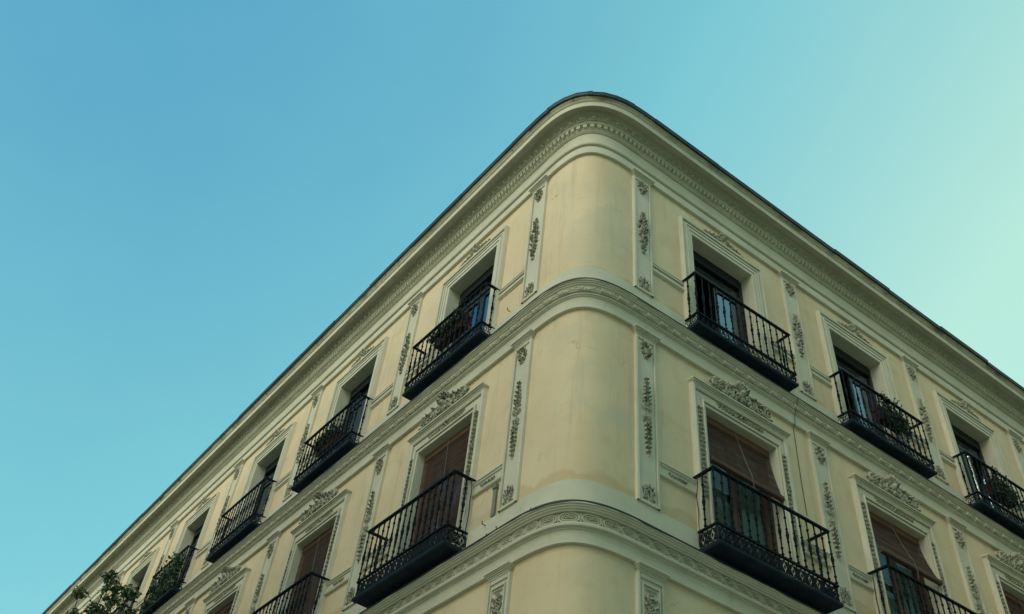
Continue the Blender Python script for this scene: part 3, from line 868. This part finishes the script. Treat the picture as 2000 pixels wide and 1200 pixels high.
def fret(fl, ln, y=0.0):
    """pierced scrollwork between the slab and the lower rail, centred, lying in the xz plane"""
    m = MB(); c = BAL[fl]; z0, z1 = .05, c['low'] - .012; h = z1 - z0
    if fl == 3:
        n = max(1, round(ln/.20)); u = ln/n
        for i in range(n):
            x = -ln/2 + u*(i+.5)
            m.spiral((x - u*.24, z0 + h*.55), h*.42, 1.5, -pi/2, -1, .0085, y, .0, 5)
            m.spiral((x + u*.24, z0 + h*.55), h*.42, 1.5, -pi/2, 1, .0085, y, .0, 5)
            m.tube([(x - u*.46, y, z0), (x - u*.2, y, z0 + h*.10), (x, y, z0 + h*.95), (x + u*.2, y, z0 + h*.10), (x + u*.46, y, z0)], .0065, 5)
            m.tube([(x - u*.5, y, z0), (x - u*.5, y, z1)], .006, 4)
            m.dome((x, z0 + h*.35), .018, .016, .008, 6, 2, y)
    else:
        n = max(2, round(ln/.145)); u = ln/n
        for i in range(n):
            x = -ln/2 + u*(i+.5); q = h/2
            for sg in (1, -1):
                m.spiral((x + sg*u*.22, z0 + h*.74), u*.20, 1.5, -pi/2, sg, .0085, y, .0, 5)
                m.spiral((x + sg*u*.22, z0 + h*.27), u*.20, 1.5, pi/2, -sg, .0085, y, .0, 5)
                m.tube([(x + sg*u*.5, y, z0), (x + sg*u*.40, y, z0 + h*.5), (x + sg*u*.5, y, z1)], .008, 4)
                m.tube([(x, y, z0 + h*.05), (x + sg*u*.30, y, z0 + h*.5), (x, y, z1 - h*.05)], .008, 4)
            m.dome((x, z0 + q), .018, .030, .008, 6, 2, y)
            m.dome((x + u/2, z0 + q), .014, .020, .008, 6, 2, y)
        m.tube([(-ln/2, y, z0 + .006), (ln/2, y, z0 + .006)], .008, 4)
    return m
SLAB = {}; HAND = {}; LOW = {}; BALU = {}; FRF = {}; FRS = {}
for fl in (3, 2):
    c = BAL[fl]
    SLAB[fl] = Tmpl(bal_slab(c), 'balcony', MT['ironslab'], None, True); HAND[fl] = Tmpl(bal_hand(c), 'handrail', MT['iron'], None, False)
    LOW[fl] = Tmpl(bal_low(c), 'lower_rail', MT['iron'], None, False); BALU[fl] = Tmpl(balus(c['hand'] - c['low'] - .02), 'baluster', MT['iron'], 50, False)
    FRF[fl] = Tmpl(fret(fl, c['w']), 'scroll_panel', MT['iron'], 50); FRS[fl] = Tmpl(fret(fl, c['dep'] - .02), 'scroll_panel', MT['iron'], 50)
BC = {('R', 3): .08, ('R', 2): .085, ('L', 3): .10, ('L', 2): .10}       # offset of balcony centre from the window
BZ = {3: 9.01, 2: 5.57}
BALC = {}
for f, fl, k in WIN:
    c = BAL[fl]
    p = SLAB[fl].place(B, loc(f, WU[f][k] + BC[(f, fl)], BZ[fl]), ROT[f]); BALC[(f, fl, k)] = p
    HAND[fl].place(p, (0, 0, 0)); LOW[fl].place(p, (0, 0, 0))
    for i in range(c['n'] + 1):
        BALU[fl].place(p, (-c['w']/2 + c['w']*i/c['n'], -c['dep'], c['low'] + .010), rnd.random())
    for sx in (-1, 1): BALU[fl].place(p, (sx*c['w']/2, -c['dep']*.42, c['low'] + .010))
    FRF[fl].place(p, (0, -c['dep'] + .0, 0))
    for sx in (-1, 1): FRS[fl].place(p, (sx*c['w']/2, -c['dep']/2, 0), pi/2)

# ---- small fixtures on the wall
def fixture(mb, name, mt, f, u, z, d=0, sm=None):
    return mb.build(name, mt, B, loc(f, u, z, d), ROT[f], sm)
for f, u, z in (('L', 1.52, 5.80), ('L', 1.40, 5.58), ('L', 1.22, 5.60), ('L', .60, 5.56), ('L', 1.55, 9.34)):
    mb = MB(); mb.tube([(0, 0, 0), (0, -.05, 0), (.012, -.06, .012), (.01, -.062, .03)], .006, 5); fixture(mb, 'iron_hook', MT['rust'], f, u, z, .02)
mb = MB(); mb.box(-.03, .03, -.03, 0, 0, .42); mb.box(-.04, .04, -.045, 0, .38, .44); fixture(mb, 'conduit', MT['conduit'], 'L', 1.40, 5.87)

# ------------------------------------------------------------------ things hung in or standing on the balconies
def wloc(f, u, z, d): return V + loc(f, u, z, d)

def blind(f, fl, k, drop, bulge, label):
    """brown slatted roll-up blind hung in the opening; the foot swings out by bulge"""
    z1 = OPZ[fl][1]; x = OPW/2 - .02
    r = empty('roll_up_blind', wloc(f, WU[f][k], z1, -.10), ROT[f]); tag(r, label, 'blind', 'wooden roll-up blinds in the lower windows')
    m = MB(); m.box(-x, x, -.025, .02, -.10, -.004); m.build('head_batten', MT['headwood'], r)
    m = MB(); n = int(drop/.031)
    for i in range(n):
        t = i/n; y = -.02 - bulge*t**1.5; z = -.105 - i*.031
        sag = .004*sin(i*1.3)
        m.box(-x, x, y - .006, y + .001, z - .013 + sag*.5, z)
    m.build('slat_panel', MT['slat'], r)
    yb = -.02 - bulge; zb = -.105 - drop
    if bulge > .02:
        m = MB()
        for q in range(4): m.tube([(-x-.01, yb - .012*q + .02, zb - .03*(q % 2)), (x+.01, yb - .012*q + .02, zb - .03*(q % 2))], .022 + .004*(q % 3), 8)
        m.build('rolled_foot', MT['slat'], r, smooth=50)
    m = MB()
    pts = [(-.03 + .10*t, -.045 - bulge*t**1.3, -.02 - (drop + .02)*t) for t in [i/10 for i in range(11)]]
    if bulge > .02: pts += [(.07, -.06-bulge, zb - .10), (.055, -.055-bulge, zb - .20)]
    m.tube(pts, .0025, 4); m.build('cord', MT['cord'], r)
blind('R', 2, 0, .70, .12, 'brown slatted blind half rolled up, first lower window right of the rounded corner')
blind('R', 2, 1, .66, .17, 'brown slatted blind with bulging foot swung out, second lower window right of the corner')
blind('R', 2, 2, .66, .10, 'brown slatted blind at the lower right edge of the photo, under its carved crest')
blind('L', 2, 0, 2.0, 0.0, 'reddish slatted blind let down full length, first lower window left of the rounded corner')
blind('L', 2, 1, 2.0, 0.0, 'reddish slatted blind let down full length, second lower window left of the rounded corner')
blind('L', 2, 2, 2.0, 0.0, 'reddish slatted blind barely seen at the bottom edge, third lower window left of the corner')

def curtain(f, fl, k, x0, x1, label, d=.10, z1=None):
    z0, zt = OPZ[fl]; h = (zt - z0 - .14) if z1 is None else z1
    m = MB(); n = 40; vs = []
    for i in range(n+1):
        x = x0 + (x1-x0)*i/n; y = .02*sin(i*1.15) + .008*sin(i*2.7)
        vs += [(x, y, .06), (x, y*.8, h)]
    m.add(vs, [(2*i, 2*i+2, 2*i+3, 2*i+1) for i in range(n)])
    o = m.build('curtain', MT['curtain'], None, wloc(f, WU[f][k], z0, -DEP[fl] - d), ROT[f], smooth=60)
    tag(o, label, 'curtain', 'pale curtains behind the balcony doors')
curtain('R', 2, 0, -.58, .58, 'pale curtain behind the brown doors under the half-raised blind, right of the rounded corner')
curtain('R', 2, 1, -.58, .58, 'pale curtain under the half-raised bulging blind, second lower window right of the corner')
curtain('L', 3, 0, .0, .56, 'pale curtain behind the dark door of the top left balcony closest to the corner')
curtain('L', 3, 1, -.05, .60, 'pale green curtain behind the dark door, second top balcony left of the corner')
curtain('R', 3, 0, .38, .58, 'narrow strip of pale curtain in the top balcony door right of the corner')

def foliage(mb, c, rx, ry, rz, n, size, r, droop=0.0):
    for i in range(n):
        while True:
            p = Vector((r.uniform(-1, 1), r.uniform(-1, 1), r.uniform(-1, 1)))
            if p.length < 1: break
        q = Vector((c[0] + p.x*rx, c[1] + p.y*ry, c[2] + p.z*rz - droop*p.x*p.x))
        leafq(mb, q, size * r.uniform(.6, 1.2), r)
def leafq(mb, q, s, r):
    a = Vector((r.gauss(0, 1), r.gauss(0, 1), r.gauss(0, 1) - .4)).normalized()
    b = a.orthogonal().normalized(); b.rotate(Matrix.Rotation(r.uniform(0, 6.28), 3, a)); n = a.cross(b)
    mb.add([q, q + a*s*.5 + b*s*.28 + n*s*.08, q + a*s, q + a*s*.5 - b*s*.28 + n*s*.08, q + a*s*.5 - n*s*.02], [(0, 1, 4), (1, 2, 4), (2, 3, 4), (3, 0, 4)])
def stems(mb, pts_list, rad):
    for pts in pts_list: mb.tube(pts, [rad*(1 - .7*i/(len(pts)-1)) for i in range(len(pts))], 5)

def trough(f, fl, k, x, z, ln, h, label, plabel, green, seed, drop=0.0, depth=.17):
    """terracotta trough hung inside the railing, and the plant growing in it (a thing of its own)"""
    r = random.Random(seed); c = BAL[fl]
    P0 = wloc(f, WU[f][k] + BC[(f, fl)], BZ[fl] + z, 0)
    e = empty('flower_trough', P0 + (Vector((cos(ROT[f]), sin(ROT[f]), 0)) * x), ROT[f]); tag(e, label, 'planter', 'flower troughs on the balconies')
    m = MB(); y0 = -c['dep'] + .03; y1 = y0 + depth; a = ln/2
    # tapering body with a thick rolled rim
    m.add([(-a+.03, y0+.02, 0), (a-.03, y0+.02, 0), (a-.03, y1-.02, 0), (-a+.03, y1-.02, 0), (-a+.008, y0+.006, h-.05), (a-.008, y0+.006, h-.05), (a-.008, y1-.006, h-.05), (-a+.008, y1-.006, h-.05)],
          [(3,2,1,0), (0,1,5,4), (1,2,6,5), (2,3,7,6), (3,0,4,7)])
    m.box(-a, a, y0, y0+.022, h-.05, h); m.box(-a, a, y1-.022, y1, h-.05, h); m.box(-a, -a+.022, y0+.022, y1-.022, h-.05, h); m.box(a-.022, a, y0+.022, y1-.022, h-.05, h)
    m.build('trough_body', MT['terra'], e)
    m = MB(); m.box(-a+.022, a-.022, y0+.022, y1-.022, h-.045, h-.02); m.build('soil', MT['soil'], e)
    m = MB()
    for xx in (-a*.6, a*.6): m.tube([(xx, y0-.01, .02), (xx, y0-.012, h+.01), (xx, y0-.03, c['hand'] - z - .0)], .006, 4)
    m.tube([(-a*.62, y0-.011, .03), (a*.62, y0-.011, .03)], .006, 4)
    m.build('hanger', MT['iron'], e)
    p = empty('potted_plant', e.location + Vector((0, 0, h)), ROT[f]); tag(p, plabel, 'plant', 'plants in the balcony troughs')
    ym = (y0+y1)/2; m = MB(); s = MB(); sp = []
    for i in range(9):
        xx = r.uniform(-a, a)*.9; hh_ = r.uniform(.08, .22)
        tip = (xx + r.uniform(-.08, .08), ym + r.uniform(-.12, .06), hh_)
        sp.append([(xx, ym, -.03), (xx*.98 + tip[0]*.02, ym, hh_*.5), tip])
        foliage(m, tip, .09, .08, .08, 26, .055, r)
    if drop:
        for i in range(14):
            xx = r.uniform(-a, a)*1.05; yy = y0 - .02 + r.uniform(-.04, .05); dd = drop*r.uniform(.4, 1)
            sp.append([(xx, ym, -.02), (xx, yy, -.02), (xx + r.uniform(-.05, .05), yy, -dd)])
            for q in range(10): foliage(m, (xx + r.uniform(-.04, .04), yy, -dd*q/9), .05, .04, .05, 7, .05, r)
    stems(s, sp, .006)
    s.build('stem', MT['twig'], p); m.build('leaves', MT[green], p)

trough('L', 3, 0, .0-.02, .70-.05, .78, .24, 'reddish terracotta flower trough inside the railing of the top left balcony nearest the corner',
       'small green plant in the red trough on the top left balcony nearest the corner', 'leafdark', 11, .16)
trough('L', 3, 1, -.12, .45, .62, .30, 'dark red flower trough inside the railing of the second top balcony left of the corner',
       'dark plant in the red trough on the second top balcony left of the corner', 'leafdark', 12, .25)
trough('R', 3, 1, .22, .62, .60, .22, 'terracotta trough behind dark trailing leaves, second top balcony right of the corner',
       'plant with blue-green sprigs above and dark trailing leaves, second top balcony right of the corner', 'leafdark', 13, .50)
trough('R', 3, 2, .02, .55, .62, .24, 'terracotta trough on the top balcony at the right edge of the photo',
       'bushy dark green plant on the top balcony at the right edge of the photo', 'leafdark', 14, .40)
def sprig(f, fl, k, x, z, rx, n, mt, seed, label):
    r = random.Random(seed); c = BAL[fl]
    p = empty('potted_herb', wloc(f, WU[f][k] + BC[(f, fl)], BZ[fl] + z, 0) + Vector((cos(ROT[f]), sin(ROT[f]), 0))*x, ROT[f]); tag(p, label, 'plant')
    m = MB(); s = MB(); sp = []
    for i in range(n):
        tip = (r.uniform(-rx, rx), -c['dep'] + .02 + r.uniform(-.06, .08), r.uniform(.05, .2))
        sp.append([(tip[0]*.3, -c['dep']+.06, -.12), (tip[0]*.7, -c['dep']+.05, tip[2]*.5), tip]); foliage(m, tip, .06, .05, .05, 20, .05, r)
    stems(s, sp, .005); s.build('stem', MT['twig'], p); m.build('leaves', MT[mt], p)
sprig('R', 3, 1, .18, .98, .16, 7, 'leafblue', 21, 'blue-green sprig standing above the handrail, second top balcony right of the corner')
sprig('R', 3, 2, -.05, .92, .14, 6, 'leafblue', 22, 'blue-green sprig above the handrail of the top balcony at the right edge')

# leafy climber filling a far balcony, and the tall shrub on the next one
def climber():
    r = random.Random(31); f, fl, k = 'L', 3, 3; c = BAL[3]
    p = empty('climbing_plant', wloc(f, WU[f][k] + BC[(f, fl)], BZ[3] + .05, 0), ROT[f]); tag(p, 'thick green climber covering the railing of the fourth top balcony left of the corner', 'plant')
    m = MB(); s = MB(); sp = []
    for i in range(32):
        x = r.uniform(-.75, 1.0); z = r.uniform(.0, .98); z = z if x < .6 else z*.8
        foliage(m, (x, -c['dep'] + r.uniform(-.08, .10), z), .15, .09, .13, 30, .085, r)
    for i in range(10):
        foliage(m, (-.5 + .15*i, -c['dep']*.8, .30 + .05*i + r.uniform(-.15, .1)), .13, .1, .12, 18, .085, r)
        x = r.uniform(-.9, .9); sp.append([(x, -.12, 0), (x + .05, -.16, .4), (x - .04, -c['dep'], .9)])
    stems(s, sp, .010); s.build('stem', MT['twig'], p); m.build('leaves', MT['leaf'], p)
climber()
def street_tree():
    """a young street tree at the kerb of the left-hand street: only the top of its crown comes into the picture"""
    r = random.Random(33)
    P0 = wloc('L', 12.0, -EYE, 1.5)
    p = empty('street_tree', P0, ROT['L']); tag(p, 'leafy street tree with russet tips, its crown poking up at the lower left edge', 'tree')
    # tips in local x (toward the corner) and height above the pavement
    tips = [(-1.17, 10.6, .30), (-2.80, 10.75, .26), (-2.7, 10.2, .30), (.80, 9.5, .40), (-.92, 9.75, .42), (.35, 9.5, .45), (1.35, 8.9, .40), (1.95, 9.0, .32), (-1.9, 9.6, .40), (-.4, 8.6, .6), (.9, 7.9, .6), (-1.6, 8.2, .6), (-2.3, 7.6, .6), (1.8, 7.3, .6), (0, 7.2, .7)]
    m = MB(); t = MB(); s = MB(); s.tube([(0, 0, 0), (.03, .02, 1.5), (-.02, 0, 3.2), (.05, .02, 4.6), (0, 0, 6.2)], [.13, .105, .09, .075, .05], 10)
    for i, (x, z, w_) in enumerate(tips):
        y = r.uniform(-.22, .22); a = Vector((0, 0, min(6.0, 3.4 + .22*i))); e = Vector((x, y, z)); b = Vector((x*.62, y*.7, a.z + (z - a.z)*.45))
        pts = [a.lerp(b, q/4) for q in range(5)] + [b.lerp(e, q/5) for q in range(1, 6)]
        pts = [q + Vector((r.uniform(-.04, .04), r.uniform(-.04, .04), 0)) for q in pts]
        s.tube(pts, [.045 - .0040*j for j in range(10)], 5)
        for j in range(4, 10):
            pt = pts[j]; rad = w_*(1.25 - .11*j)
            for q in range(5):
                c_ = pt + Vector((r.uniform(-1, 1)*rad, r.uniform(-1, 1)*rad, r.uniform(-.6, .5)*rad))
                s.tube([pt, c_], [.008, .004], 4); foliage(m, c_, .13, .13, .08, 24, .10, r)
        foliage(t, e + Vector((0, 0, .05)), .06, .06, .13, 26, .08, r)
        for q in range(6): foliage(m, e.lerp(pts[6], q/6.0), .07 + .02*q, .08, .09, 20, .09, r)
    s.build('trunk', MT['twig'], p, smooth=50); m.build('crown', MT['leaftree'], p); t.build('young_leaves', MT['leafred'], p)
street_tree()

# little loose things
def card(f, fl, k, x, z, w_, h_, d, name, label, mt, rot=0):
    e = MB(); e.box(-w_/2, w_/2, -.006, .006, 0, h_); e.box(-w_/2+.01, w_/2-.01, -.009, -.006, h_*.12, h_*.2)
    o = e.build(name, mt, None, wloc(f, WU[f][k] + BC[(f, fl)], BZ[fl] + z, d) + Vector((cos(ROT[f]), sin(ROT[f]), 0))*x, ROT[f] + rot); tag(o, label, 'card')
card('R', 3, 0, .02, .17, .13, .15, .20, 'white_card', 'small white card behind the railing of the top balcony right of the corner', MT['paper'], .1)
card('L', 3, 1, -.62, .20, .10, .26, .16, 'white_card', 'white packet standing behind the railing of the second top balcony left of the corner', MT['paper'], .3)
card('L', 3, 2, .55, .16, .26, .12, .14, 'white_card', 'pale board resting at the near end of the third top balcony left of the corner', MT['conduit'], .2)
# bright steel post standing inside the last right-hand balcony
mb = MB(); mb.lathe([(.035, 0), (.035, .02), (.022, .025), (.022, .96), (.026, .965), (.026, 1.0)], 12)
o = mb.build('steel_post', MT['steel'], None, wloc('R', WU['R'][2] - .72, BZ[3] + .05, .19), 0, 40); tag(o, 'bright steel post at the left end of the top balcony on the right edge', 'post')
# loose cables hanging beside the lower balconies and down the right-hand wall
def cable(f, pts, label, r_=.006):
    m = MB(); P0 = wloc(f, pts[0][0], pts[-1][1], 0); q = []
    dv, nv = (dR, nR) if f == 'R' else (dL, nL)
    for (u, z, d) in pts: q.append(V + loc(f, u, z, d) - P0)
    m.tube(q, r_, 5); o = m.build('hanging_cable', MT['cable'], None, P0); tag(o, label, 'cable')
cable('R', [(1.80, 6.58, .08), (1.81, 6.45, .07), (1.80, 6.3, .05), (1.82, 6.1, .05), (1.80, 5.95, .06), (1.81, 5.66, .05)], 'thin black cable hanging at the left end of the lower balcony right of the corner')
cable('L', [(1.86, 6.58, .08), (1.86, 6.45, .06), (1.88, 6.3, .05), (1.87, 6.1, .05), (1.89, 5.9, .05), (1.88, 5.66, .05)], 'thin black cable hanging at the near end of the lower balcony left of the corner')
cable('R', [(3.88, 8.88, .175), (3.885, 8.76, .13), (3.885, 8.62, .07), (3.885, 8.49, .055), (3.89, 8.44, .010), (3.885, 8.0, .008), (3.88, 7.5, .008), (3.885, 7.0, .008)], 'thin dark cable running down the bare wall from the upper moulding, right of the corner', .0045)
cable('R', [(4.98, 6.58, .08), (4.99, 6.42, .06), (4.99, 6.2, .05), (5.0, 5.95, .05), (4.99, 5.66, .05)], 'thin black cable at the left end of the second lower balcony right of the corner')

# ------------------------------------------------------------------ street and the houses opposite (out of view; right one mirrored in panes, diagonal one added for shade)
def flat(name, pts, z, mt):
    m = MB(); m.add([(p.x, p.y, z) for p in pts], [tuple(range(len(pts)))]); o = m.build(name, mt, None); tag(o, None, None, None, 'structure'); return o
m = MB(); m.add([(-900, -900, 0), (900, -900, 0), (900, 900, 0), (-900, 900, 0)], [(0,1,2,3)])
tag(m.build('ground', MT['asphalt'], None), kind='structure')
m = MB(); ss = ssamples(); k = len(ss)
vs = [Vector(path(s, 0, -EYE)) + V for s in ss]; vo = [Vector(path(s, 1.8, -EYE)) + V for s in ss]
top = [Vector((p.x, p.y, .13)) for p in vs]; ot = [Vector((p.x, p.y, .13)) for p in vo]; ob = [Vector((p.x, p.y, -.01)) for p in vo]
m.add(top + ot + ob, [(i, i+1, k+i+1, k+i) for i in range(k-1)] + [(k+i, k+i+1, 2*k+i+1, 2*k+i) for i in range(k-1)])
tag(fixn(m.build('pavement', MT['paving'], None)), kind='structure')

def opposite(f, d, u0, u1, h, mt, label):
    """house across the street: local x along its front, front face at y=0 looking toward +y"""
    e = empty('house_opposite', wloc(f, u0 if f == 'R' else u1, -EYE, d), ROT[f]); tag(e, label, 'house')
    ln = u1 - u0; m = MB(); m.box(0, ln, -9, 0, 0, h); m.build('house_wall', mt, e)
    m = MB(); m.box(-.2, ln+.2, -9.2, .35, h, h+.35); m.box(-.1, ln+.1, -9.1, .2, h-.25, h-.002); m.build('roof', MT['trim'], e)
    m = MB(); m.box(-.62, .62, 0.002, .05, 0, 2.1); m.box(-.75, -.62, .002, .08, -.0, 2.2); m.box(.62, .75, .002, .08, 0, 2.2); m.box(-.75, .75, .002, .09, 2.2, 2.35)
    wt = Tmpl(m, 'window', MT['trim'], None, False); m = MB(); m.box(-.5, .5, .051, .056, .1, 2.0); pt = Tmpl(m, 'pane', MT['darkwood'], None, False)
    for fl in range(int((h-1)/3.4)):
        x = 1.6
        while x < ln - 1:
            q = wt.place(e, (x, 0, 1.0 + fl*3.4)); pt.place(q, (0, 0, 0)); x += 3.2
opposite('R', 10.0, 1.0, 30.0, 18.5, MT['ochre'], 'cream house across the right-hand street, seen mirrored in the balcony door panes')
opposite('L', 11.0, 1.0, 34.0, 14.5, MT['ochre'], 'lower cream house across the left-hand street, behind the viewer')
opposite('R', 10.0, -30.0, -11.5, 21.0, MT['ochre'], 'unseen cream corner house added across the junction to shade the lower floors')  # added out of view to darken the lower storeys
